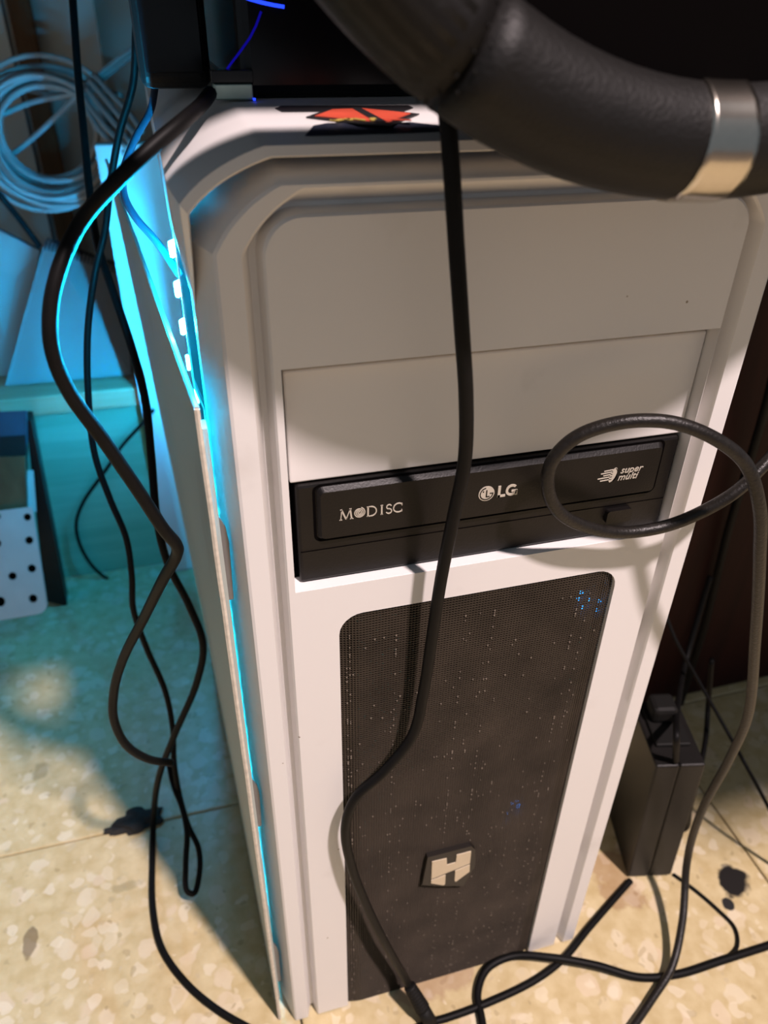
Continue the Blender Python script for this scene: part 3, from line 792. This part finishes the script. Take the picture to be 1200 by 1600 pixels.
for v in bm.verts:
    k = max(0.0, min(1.0, (0.452 - v.co.z) / 0.022))
    if k > 0 and v.co.y < 0.029:
        sx = 1 if v.co.x > 0 else -1
        v.co.x += (sx * 0.0970 - v.co.x) * k
        v.co.y += (0.020 - v.co.y) * k if v.co.y < 0.020 else 0
cap = obj('top_cap', bm, M['white'], pc)
soften(cap)
TZ = 0.4788
bm = bmesh.new()
add_flat(bm, [(-0.0651, 0.0486), (-0.0621, 0.0549), (-0.0219, 0.0506), (-0.0221, 0.0446), (-0.0273, 0.0371), (-0.0644, 0.0406)], 0.4786, TZ)
obj('port_slot', bm, M['sticker_line'], pc)
st = obj('sticker', add_flat(bmesh.new(), [(-0.0597, 0.0267), (-0.0489, 0.0449), (-0.0379, 0.0467), (-0.0251, 0.0291), (-0.0400, 0.0078), (-0.0481, 0.0116)], 0.4786, TZ + 0.0001), M['sticker_line'], pc)
obj('red_diamond', add_flat(bmesh.new(), [(-0.0571, 0.0270), (-0.0486, 0.0416), (-0.0389, 0.0427), (-0.0277, 0.0292), (-0.0393, 0.0122), (-0.0470, 0.0160)], TZ + 0.0001, TZ + 0.0003), M['red'], st)
obj('dark_band', add_flat(bmesh.new(), [(-0.0423, 0.0448), (-0.0395, 0.0444), (-0.0401, 0.0117), (-0.0433, 0.0128)], TZ + 0.0003, TZ + 0.0004), M['sticker_line'], st)
bm = bmesh.new()
BAN = [(-0.0640, 0.0065, 0.4768), (-0.0601, 0.0138, 0.4783), (-0.0558, 0.0158, 0.4786), (-0.0402, 0.0141, 0.4783), (-0.0325, 0.0151, 0.4785), (-0.0242, 0.0115, 0.4779), (-0.0250, 0.0075, 0.4770), (-0.0358, 0.0070, 0.4769)]
vs = [bm.verts.new((x, y, z)) for x, y, z in BAN]
bm.faces.new(vs)
obj('dark_banner', bm, M['navy'], st)
bm = bmesh.new()
for k in range(9):
    x, y = -0.0545 + 0.0015 * k + random.uniform(-.0006, .0006), 0.0165 + random.uniform(-.002, .0025)
    add_flat(bm, [(x + random.uniform(.0006, .0014) * math.cos(a), y + random.uniform(.0008, .002) * math.sin(a)) for a in [k2 * math.pi / 3 for k2 in range(6)]], TZ + 0.0003, TZ + 0.0005)
obj('yellow_blot', bm, M['yellow'], st)
bm = bmesh.new()
add_flat(bm, [(-0.0400, 0.0155), (-0.0330, 0.0118), (-0.0325, 0.0135), (-0.0390, 0.0172)], TZ + 0.0003, TZ + 0.0005)
obj('red_stroke', bm, M['red'], st)

# chassis: sheet steel box, open on the left
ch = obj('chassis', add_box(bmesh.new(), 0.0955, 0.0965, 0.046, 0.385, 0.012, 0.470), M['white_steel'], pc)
box('chassis_floor', -0.0965, 0.0955, 0.046, 0.385, 0.012, 0.014, M['inside'], ch)
box('chassis_roof', -0.0955, 0.0955, 0.046, 0.385, 0.4655, 0.467, M['inside'], ch)
box('rear_plate', -0.0965, 0.0955, 0.3835, 0.385, 0.014, 0.4655, M['inside'], ch)
box('front_plate', -0.0955, 0.0955, 0.046, 0.0475, 0.014, 0.4655, M['inside'], ch)
box('motherboard_tray', 0.070, 0.072, 0.06, 0.383, 0.014, 0.4655, M['inside'], ch)
box('left_flange', -0.0965, -0.0955, 0.046, 0.066, 0.014, 0.4655, M['inside'], ch)
box('rear_flange', -0.0965, -0.0955, 0.365, 0.3835, 0.014, 0.4655, M['inside'], ch)
box('drive_cage', -0.0765, 0.0695, 0.048, 0.19, 0.32, 0.42, M['inside'], ch)
for (fx, fy) in ((-0.075, 0.07), (0.075, 0.07), (-0.075, 0.35), (0.075, 0.35)):
    box('foot', fx - 0.012, fx + 0.012, fy - 0.012, fy + 0.012, 0.0, 0.012, M['plug'], ch, 0.002)
# led strip up the front left edge, lamps facing left
def strip_x(z):
    return -0.0976 - 0.0026 * min(1.0, max(0.0, (z - 0.380) / 0.010))
bm = bmesh.new()
zz = [0.03, 0.2, 0.37, 0.380, 0.385, 0.390, 0.42, 0.445]
lv = [[bm.verts.new(q) for q in ((strip_x(z), 0.049, z), (strip_x(z), 0.058, z), (strip_x(z) + 0.0006, 0.058, z), (strip_x(z) + 0.0006, 0.049, z))] for z in zz]
for A, B in zip(lv, lv[1:]):
    for k in range(4):
        bm.faces.new((A[k], A[(k + 1) % 4], B[(k + 1) % 4], B[k]))
strip = obj('led_strip', bm, M['tape'], pc)
led_me = {}
for k in range(34):
    z = 0.4375 - 0.0133 * k
    if z < 0.03: break
    kind = 'led_top' if z > 0.408 else 'led'
    if kind not in led_me:
        l = obj('led', add_box(bmesh.new(), -0.0014, 0, -0.0016, 0.0016, -0.0027, 0.0027, 0.0006, 2), M[kind], strip)
        led_me[kind] = l.data
    else:
        l = bpy.data.objects.new('led', led_me[kind])
        COL.objects.link(l)
        l.parent = strip
    l.location = (strip_x(z), 0.0535, z)
    if kind == 'led_top':
        l.rotation_euler = (0, 0, math.radians(-35))

# unseen led strip length added behind the splayed side panel, lighting the space beside the tower
added_strip = obj('led_strip', add_box(bmesh.new(), -0.1208, -0.1201, 0.390, 0.400, 0.185, 0.36), M['tape'], pc)
led_me = None
for k in range(12):
    z = 0.3500 - 0.0133 * k
    if led_me is None:
        l = obj('led', add_box(bmesh.new(), -0.0014, 0, -0.0016, 0.0016, -0.002, 0.002, 0.0004, 1), M['led_rear'], added_strip)
        led_me = l.data
    else:
        l = bpy.data.objects.new('led', led_me)
        COL.objects.link(l)
        l.parent = added_strip
    l.location = (-0.1208, 0.395, z)
    l.rotation_euler = (0, 0, math.radians(-20))

# ------------------------------------------------------------------ loose side panel leaning beside the tower
sp = thing('side_panel', 'loose white steel side panel of the tower, splayed open at the left', 'panel', (-0.105, 0.17, 0))
F0, F1 = Vector((-0.1006, 0.004, 0.0008)), Vector((-0.1013, 0.004, 0.403))
B0, B1 = Vector((-0.1124, 0.325, 0.0045)), Vector((-0.1310, 0.337, 0.42))
def panel_pt(u, v, off=0.0):
    p = F0.lerp(F1, v).lerp(B0.lerp(B1, v), u)
    return p + Vector((off, 0, 0))
bm = bmesh.new()
NU, NV = 16, 16
g0 = [[bm.verts.new(panel_pt(i / NU, j / NV)) for j in range(NV + 1)] for i in range(NU + 1)]
g1 = [[bm.verts.new(panel_pt(i / NU, j / NV, 0.0009)) for j in range(NV + 1)] for i in range(NU + 1)]
for i in range(NU):
    for j in range(NV):
        bm.faces.new((g0[i][j], g0[i][j + 1], g0[i + 1][j + 1], g0[i + 1][j]))
        bm.faces.new((g1[i][j], g1[i + 1][j], g1[i + 1][j + 1], g1[i][j + 1]))
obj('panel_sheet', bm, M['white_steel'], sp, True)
bm = bmesh.new()
add_tube(bm, [panel_pt(0, k / 30, 0.0005) + Vector((random.uniform(-.00008, .00008), -0.0002, 0)) for k in range(31)], 0.0010, 6)
obj('front_edge', bm, M['edge_paint'], sp)
bm = bmesh.new()
add_tube(bm, [panel_pt(k / 16, 1, 0.0005) for k in range(17)], 0.0009, 6)
obj('top_edge', bm, M['white_steel'], sp)
bm = bmesh.new()
add_box(bm, -0.1001, -0.0984, 0.006, 0.012, 0.02, 0.395)
obj('folded_lip', bm, M['white_steel'], sp)
for z0, z1 in ((0.3205, 0.3590), (0.1805, 0.2160), (0.0300, 0.0740)):
    bm = bmesh.new()
    add_prism(bm, [(-0.1009, z0), (-0.0966, z0 + 0.001), (-0.0958, z1 - 0.012), (-0.0964, z1 - 0.005), (-0.0985, z1), (-0.1009, z1 + 0.001)], 0.0105, 0.0117)
    obj('hook_tab', bm, M['grey_tab'], sp)

# ------------------------------------------------------------------ racing wheel with its base on the tower
wh = thing('steering_wheel', 'black leather steering wheel with a steel band, on its base atop the tower', 'steering wheel', (0.033, 0.12, 0.4787))
WC = Vector((0.0261, -0.0440, 0.6020)); E1 = Vector((0.9999, -0.0163, 0.0)); E2 = Vector((-0.0003, -0.0208, 0.9998)); EN = Vector((-0.0163, -0.9997, -0.0208))
WR, Wr = 0.1217, 0.0132
def wpt(deg, r=WR, off=0.0):
    a = math.radians(deg)
    return WC + E1 * (r * math.cos(a)) + E2 * (r * math.sin(a)) + EN * off
def wseg(name, a0, a1, r, mat, n=60, caps=True, sides=24):
    bm = bmesh.new()
    path = [wpt(a0 + (a1 - a0) * k / n) for k in range(n + 1)]
    rr = r if isinstance(r, (int, float)) else [r(a0 + (a1 - a0) * k / n) for k in range(n + 1)]
    add_tube(bm, path, rr, sides, caps)
    return obj(name, bm, mat, wh, True)
wseg('rim', 237.6, 600 - 5, lambda d: Wr * (1 - 0.0 * max(0, 1 - abs(d - 237.6) / 1.0)), M['leather'], 120)
wseg('rim_grip', 235 - 0.0 - 115 + 0, 236.9, lambda d: Wr * (1.0 - 0.02 * max(0, 1 - abs(d - 236.9) / 1.2)), M['leather_smooth'], 60)
wseg('steel_band', 264.8, 270.7, Wr + 0.0005, M['steel'], 10)
bm = bmesh.new()
for k in range(16):
    a = 2 * math.pi * k / 16
    for s in (-1, 1):
        c = wpt(237.25 + s * 0.55)
        rad = (wpt(237.25) - WC).normalized()
        d = rad * math.cos(a + s * .1) + EN * math.sin(a + s * .1)
        p = c + d * (Wr - 0.0001)
        bmesh.ops.create_icosphere(bm, subdivisions=1, radius=0.0004, matrix=Matrix.Translation(p))
obj('stitching', bm, M['plug'], wh)
# lower plate, spokes, hub, column
def wplate(name, poly, t0, t1, mat):
    bm = bmesh.new()
    a = [bm.verts.new(WC + E1 * x + E2 * z + EN * t1) for x, z in poly]
    b = [bm.verts.new(WC + E1 * x + E2 * z + EN * t0) for x, z in poly]
    n = len(poly)
    bm.faces.new(a); bm.faces.new(b[::-1])
    for i in range(n):
        bm.faces.new((a[i], b[i], b[(i + 1) % n], a[(i + 1) % n]))
    return obj(name, bm, mat, wh)
pc_ = lambda deg, r: (r * math.cos(math.radians(deg)), r * math.sin(math.radians(deg)))
wplate('lower_plate', [pc_(a, 0.112) for a in range(208, 333, 6)] + [pc_(a, 0.071) for a in range(328, 211, -6)], -0.004, 0.004, M['void'])
wplate('spoke', [(-0.112, -0.034), (0.0, -0.030), (0.0, -0.059), (-0.095, -0.061)], -0.003, 0.003, M['void'])
wplate('spoke', [(0.112, -0.034), (0.0, -0.030), (0.0, -0.059), (0.095, -0.061)], -0.003, 0.003, M['void'])
wplate('hub', [(0.012 + x, -0.028 + z) for x, z in [pc_(a, 0.027) for a in range(0, 360, 10)]], -0.012, 0.012, M['void'])
bm = bmesh.new()
HC = WC + E1 * 0.012 - E2 * 0.028
add_tube(bm, [HC - EN * 0.010, HC - EN * 0.118], 0.022, 24)
obj('column', bm, M['black'], wh, True)
BX0, BX1, BY0, BY1, BZ = -0.072, 0.136, 0.075, 0.26, 0.4787
box('wheel_base', BX0, BX1, BY0, BY1, BZ, 0.66, M['gloss_black'], wh, 0.004, 3)
bm = bmesh.new()
add_tube(bm, [Vector(p) for p in [(-0.0767, 0.0745, 0.4867), (-0.0744, 0.0745, 0.4892), (-0.0713, 0.0745, 0.4924), (-0.0681, 0.0745, 0.4959), (-0.0658, 0.0745, 0.4993), (-0.0639, 0.0745, 0.5031)]], 0.0004, 6)
obj('light_line', bm, M['blue_line'], wh)  # led reflection in the gloss, drawn as a glowing line
bm = bmesh.new()
add_tube(bm, [Vector(p) for p in [(-0.0696, 0.0745, 0.5070), (-0.0669, 0.0745, 0.5062), (-0.0633, 0.0745, 0.5054), (-0.0597, 0.0745, 0.5048), (-0.0565, 0.0745, 0.5044)]], 0.0006, 6)
obj('light_line', bm, M['blue_led'], wh)

# usb plug with a blue lamp
ub = thing('usb_plug', 'small silver usb plug with a blue light, on the front of the tower top', 'usb plug', (-0.075, 0.07, 0.4787))
box('metal_shell', -0.0812, -0.0690, 0.068, 0.0745, 0.4792, 0.4837, M['usb_steel'], ub, 0.0004)
box('plug_grip', -0.0818, -0.0684, 0.0690, 0.0748, 0.4837, 0.4875, M['gloss_black'], ub, 0.0004)
box('led', -0.0692, -0.0684, 0.0674, 0.0682, 0.4790, 0.4797, M['blue_led'], ub)

# slim black box on the back left of the top
bb = thing('black_box', 'slim black plastic box standing upright on the left of the tower top', 'box', (-0.09, 0.15, 0.4787))
box('casing', -0.1035, -0.0785, 0.108, 0.20, 0.4787, 0.62, M['black'], bb, 0.004, 3)
box('front_strip', -0.1010, -0.0810, 0.1065, 0.108, 0.484, 0.615, M['gloss_black'], bb, 0.0005, 1)

# ------------------------------------------------------------------ power brick
pb = thing('power_brick', 'black power adapter brick standing on end beside the tower', 'power adapter', (0.163, 0.045, 0))
PR = Matrix.Translation((0.1476, 0.0283, 0)) @ Matrix.Rotation(math.radians(-14.5), 4, 'Z') @ Matrix.Rotation(math.radians(-2.6), 4, 'Y')
def pbox(name, x0, x1, y0, y1, z0, z1, mat, bev=0.0, seg=2):
    bm = add_box(bmesh.new(), x0, x1, y0, y1, z0, z1, bev, seg)
    bm.transform(PR)
    return obj(name, bm, mat, pb)
pbox('casing', 0, 0.0146, 0, 0.052, 0.0014, 0.121, M['black'], 0.0012)
pbox('casing_half', 0.0148, 0.0305, 0.0002, 0.052, 0.0014, 0.1208, M['black'], 0.0012)
pbox('socket', 0.004, 0.026, 0.014, 0.048, 0.1205, 0.1235, M['plug'], 0.001)
pbox('inlet_plug', 0.006, 0.022, 0.030, 0.046, 0.1236, 0.136, M['plug'], 0.003)

# ------------------------------------------------------------------ cables
def cable(name, key, r, mat, label, group=None, n=10, sides=10):
    o = tube(name, PTS[key], r, M[mat], None, n, sides)
    return tag(o, label, 'cable', group)

fc = thing('audio_cable', 'black cable hanging down the middle of the tower front, plug on the floor', 'cable', PTS['front'][0])
tube('lead', PTS['front'], 0.0023, M['cable'], fc, 12, 12)
p0, p1 = Vector(PTS['front'][-2]), Vector(PTS['front'][-1])
d = (p1 - p0).normalized()
bm = bmesh.new()
path, rad = [], []
for k in range(26):
    path.append(p1 + d * (k * 0.0007 - 0.003))
    rad.append(0.0031 + 0.00004 * k + (0.0006 if k % 3 else 0.0))
add_tube(bm, path, rad, 12)
obj('strain_relief', bm, M['plug'], fc, True)
bm = bmesh.new()
add_tube(bm, [p1 + d * 0.0145, p1 + d * 0.0150, p1 + d * 0.026, p1 + d * 0.0265], [0.0030, 0.0042, 0.0042, 0.0032], 14)
obj('plug_body', bm, M['plug'], fc, True)

cable('looped_cable', 'loop', 0.0024, 'cable_worn', 'thick worn black cable making a loop in front of the disc drive', n=14, sides=12)
cable('floor_cable', 'floor1', 0.0025, 'cable', 'black cable curving across the tiles in front of the tower, off the right edge')
cable('adapter_cable', 'floor2', 0.0023, 'cable', 'black cable on the tiles from under the power brick to the plug')
cable('brick_cable', 'brick_in', 0.0021, 'cable', 'black lead rising from the top of the power brick')
cable('brick_cable', 'brick_out', 0.0019, 'cable', 'thin black lead hanging down behind the right side of the power brick')
cable('grey_lead', 'thin_grey', 0.0013, 'cable', 'thin grey lead slanting down to the right behind the looped cable')
cable('hanging_cable', 'bg_right', 0.0030, 'cable', 'dark cable hanging in front of the dark red desk panel')
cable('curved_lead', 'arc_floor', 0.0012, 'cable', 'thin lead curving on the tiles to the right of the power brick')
cable('kinked_cable', 'left_thick', 0.0022, 'cable', 'thick black cable hanging left of the tower with a sharp kink at the side panel', n=12)
cable('long_cable', 'left_long', 0.0022, 'cable', 'black cable from the top edge down past the notebook to the bottom of the floor', n=12)
cable('blue_cable', 'left_blue', 0.0019, 'cable', 'thin dark cable ending in a small upright loop on the cyan floor', n=12)
cable('short_lead', 'left_in', 0.0014, 'cable_blue', 'thin dark lead dipping into the gap above the side panel')
cable('shelf_lead', 'left_back', 0.0017, 'cable', 'thin dark lead looping in front of the cupboard front')
cable('strap', 'left_diag', 0.0026, 'cable', 'short black cable slanting down to the corner of the notebook')

# ------------------------------------------------------------------ coil of network cable
coil = thing('cable_coil', 'big coil of pale network cable above the notebook', 'cable coil', (-0.1852, 0.5600, 0.4049))
CC = Vector((-0.1852, 0.5600, 0.4049))
for k in range(16):
    ra = 0.050 + random.uniform(-0.010, 0.012)
    rb = ra * random.uniform(0.80, 0.92)
    ph = random.uniform(0, 6.28)
    cx, cz = random.uniform(-.006, .006), random.uniform(-.006, .006)
    yy = random.uniform(-0.016, 0.016)
    tilt = random.uniform(-0.25, 0.25)
    path = []
    for i in range(40):
        a = 2 * math.pi * i / 40
        x = ra * math.cos(a) + cx
        z = rb * math.sin(a) + cz
        path.append(CC + Vector((x, yy + 0.35 * z + 0.10 * x * math.sin(ph) + 0.003 * math.sin(2 * a + ph), z + tilt * x * 0.3)))
    bm = bmesh.new()
    add_tube(bm, path, 0.0023, 8, closed=True)
    obj('cable_turn', bm, M['net_cable'], coil, True)
for key in ('tail1', 'tail2', 'tail3', 'tail4', 'tail5', 'tail6', 'tail7', 'tail8'):
    tube('cable_tail', PTS[key], 0.0023, M['net_cable'], coil, 8, 8)

# ------------------------------------------------------------------ spiral notebook leaning on the cupboard shelf
nb = thing('notebook', 'white spiral notebook leaning on the cupboard shelf, spiral at the top', 'notebook', (-0.2599, 0.4988, 0.2078))
A, B, Cc, Dd = [Vector(p) for p in [(-0.2599, 0.4988, 0.2078), (-0.1492, 0.4969, 0.2078), (-0.1439, 0.5700, 0.2851), (-0.2082, 0.5700, 0.3151)]]   # bottom left, bottom right, top right, top left
nn = (B - A).cross(Dd - A).normalized()
if nn.y > 0: nn = -nn
def slab(name, off0, off1, grow, mat):
    c = (A + B + Cc + Dd) / 4
    q = [c + (p - c) * grow for p in (A, B, Cc, Dd)]
    bm = bmesh.new()
    f = [bm.verts.new(p + nn * off0) for p in q]
    b = [bm.verts.new(p + nn * off1) for p in q]
    for v in f + b:
        v.co.z = max(v.co.z, 0.2068)
    bm.faces.new(f); bm.faces.new(b[::-1])
    for i in range(4):
        bm.faces.new((f[i], b[i], b[(i + 1) % 4], f[(i + 1) % 4]))
    return obj(name, bm, mat, nb)
slab('page_block', 0.0, -0.010, 0.995, M['paper'])
slab('front_sheet', 0.0008, 0.0003, 1.0, M['paper'])
slab('back_cover', -0.0105, -0.012, 1.02, M['dark_card'])
for k in range(22):
    t = (k + 0.7) / 22.4
    p = Dd.lerp(Cc, t)
    ax = (Cc - Dd).normalized()
    upv = (Dd - A).normalized()
    path = [p - upv * 0.002 + nn * (-0.005 + 0.0085 * math.cos(a)) + upv * 0.0075 * math.sin(a) for a in [2 * math.pi * i / 12 for i in range(12)]]
    bm = bmesh.new()
    add_tube(bm, path, 0.0008, 5, closed=True)
    obj('spiral_ring', bm, M['dark_card'], nb, True)
# darker folder the notebook leans on
A2, B2_, C2, D2 = [Vector(p) for p in [(-0.3332, 0.5267, 0.2078), (-0.2537, 0.5223, 0.2078), (-0.2164, 0.5850, 0.3035), (-0.2739, 0.5850, 0.3418)]]
fd = thing('folder', 'dark edged pale folder leaning behind the left side of the notebook', 'folder', tuple(A2))
for nm, o0, o1, g, mt in (('sheet', 0.0, -0.006, 1.0, 'pale_board'), ('spine', -0.0062, -0.009, 1.02, 'dark_card')):
    c = (A2 + B2_ + C2 + D2) / 4
    n2 = Vector((0, -1, 0.25)).normalized()
    bm = bmesh.new()
    q = [c + (p - c) * g for p in (A2, B2_, C2, D2)]
    f = [bm.verts.new(p + n2 * o0) for p in q]
    b = [bm.verts.new(p + n2 * o1) for p in q]
    for v in f + b:
        v.co.z = max(v.co.z, 0.2068)
    bm.faces.new(f); bm.faces.new(b[::-1])
    for i in range(4):
        bm.faces.new((f[i], b[i], b[(i + 1) % 4], f[(i + 1) % 4]))
    obj(nm, bm, M[mt], fd)

# ------------------------------------------------------------------ pedal
pd = thing('pedal_set', 'silver drilled metal pedal on a black frame at the left edge', 'pedal', (-0.2425, 0.3450, 0.0000))
PO, PU, PV = [Vector(p) for p in [(-0.2425, 0.3450, 0.0616), (-1.0000, 0.0000, 0.0000), (0.0000, 0.5406, 0.8413)]]     # lower right corner, unit to the left, unit up
PN = PU.cross(PV).normalized()
if PN.y > 0: PN = -PN
PW, PH = 0.070, 0.0925
def ppt(u, v, off=0): return PO + PU * u + PV * v + PN * off
HOLES = [(0.0104, 0.0141, 0.0036), (0.0368, 0.0157, 0.0045), (0.0078, 0.0399, 0.0035), (0.0238, 0.0358, 0.0034), (0.0372, 0.0418, 0.0034), (0.0065, 0.0642, 0.0034), (0.0318, 0.0652, 0.0034), (0.0052, 0.0841, 0.0032), (0.0286, 0.0885, 0.0032)]
bm = bmesh.new()
r = 0.009
out = [(0, PH), (PW, PH), (PW, 0)] + [(r - r * math.sin(a), r - r * math.cos(a)) for a in [math.radians(15 * k) for k in range(7)]]
def loop_at(poly, off):
    return [bm.verts.new(ppt(u, v, off)) for u, v in poly]
polys = [out] + [[(hu + hr * math.cos(2 * math.pi * k / 16), hv + hr * math.sin(2 * math.pi * k / 16)) for k in range(16)] for hu, hv, hr in HOLES]
L0 = [loop_at(p, 0.0015) for p in polys]
L1 = [loop_at(p, -0.0015) for p in polys]
for LL in (L0, L1):
    es = []
    for lp in LL:
        for i in range(len(lp)):
            es.append(bm.edges.new((lp[i], lp[(i + 1) % len(lp)])))
    bmesh.ops.triangle_fill(bm, use_beauty=True, use_dissolve=False, edges=es)
for a, b in zip(L0, L1):
    for i in range(len(a)):
        bm.faces.new((a[i], a[(i + 1) % len(a)], b[(i + 1) % len(a)], b[i]))
obj('pedal_plate', bm, M['pedal_metal'], pd)
def quadslab(name, pts, th, mat):
    q = [Vector(p) for p in pts]
    n2 = (q[1] - q[0]).cross(q[3] - q[0]).normalized()
    bm = bmesh.new()
    f = [bm.verts.new(p + n2 * th / 2) for p in q]
    b = [bm.verts.new(p - n2 * th / 2) for p in q]
    bm.faces.new(f); bm.faces.new(b[::-1])
    for i in range(4):
        bm.faces.new((f[i], b[i], b[(i + 1) % 4], f[(i + 1) % 4]))
    return obj(name, bm, mat, pd)
quadslab('pedal_backing', [ppt(0.004, 0.006, -0.009), ppt(PW, 0.006, -0.009), ppt(PW, PH - 0.004, -0.009), ppt(0.004, PH - 0.004, -0.009)], 0.004, M['void'])
quadslab('pedal_arm', [(-0.2429, 0.4050, 0.1273), (-0.2495, 0.4050, 0.1284), (-0.2465, 0.4250, 0.1588), (-0.2404, 0.4250, 0.1579)], 0.004, M['pedal_metal'])
quadslab('arm_housing', [(-0.2485, 0.4020, 0.1336), (-0.2901, 0.4020, 0.1371), (-0.2817, 0.4200, 0.1794), (-0.2421, 0.4200, 0.1758)], 0.010, M['brown_post'])
quadslab('pedal_block', [(-0.2444, 0.4200, 0.1614), (-0.2857, 0.4200, 0.1642), (-0.2812, 0.4350, 0.1898), (-0.2399, 0.4350, 0.1876)], 0.012, M['black'])
quadslab('speckled_cover', [(-0.2409, 0.4300, 0.1809), (-0.2821, 0.4300, 0.1833), (-0.2777, 0.4450, 0.2088), (-0.2367, 0.4450, 0.2057)], 0.008, M['cable_blue'])
quadslab('base_frame', [(-0.2453, 0.4400, -0.0027), (-0.2636, 0.4400, 0.0079), (-0.2398, 0.4550, 0.1963), (-0.2357, 0.4550, 0.1958)], 0.022, M['black'])

# ------------------------------------------------------------------ small scraps on the floor
def lump(name, x, y, rx, ry, h, label, seed):
    rnd = random.Random(seed)
    bm = bmesh.new()
    bmesh.ops.create_icosphere(bm, subdivisions=3, radius=1.0)
    for v in bm.verts:
        k = 1 + 0.28 * math.sin(5 * v.co.x + seed) * math.cos(4 * v.co.y + seed) + rnd.uniform(-.12, .12)
        v.co = Vector((x + v.co.x * rx * k, y + v.co.y * ry * k, max(0.0, 0.4 * h + v.co.z * h * k)))
    o = obj(name, bm, M['dirt'], None)
    return tag(o, label, 'dirt')
for a in [('dust_clump', -0.1770, 0.1620, 0.017, 0.0095, 0.004, 'dark clump of dust on the floor joint left of the tower', 3), ('dust_clump', -0.1933, 0.1577, 0.01, 0.004, 0.0025, 'small dark dust smear beside the larger clump, on the left', 5)]:
    lump(*a)
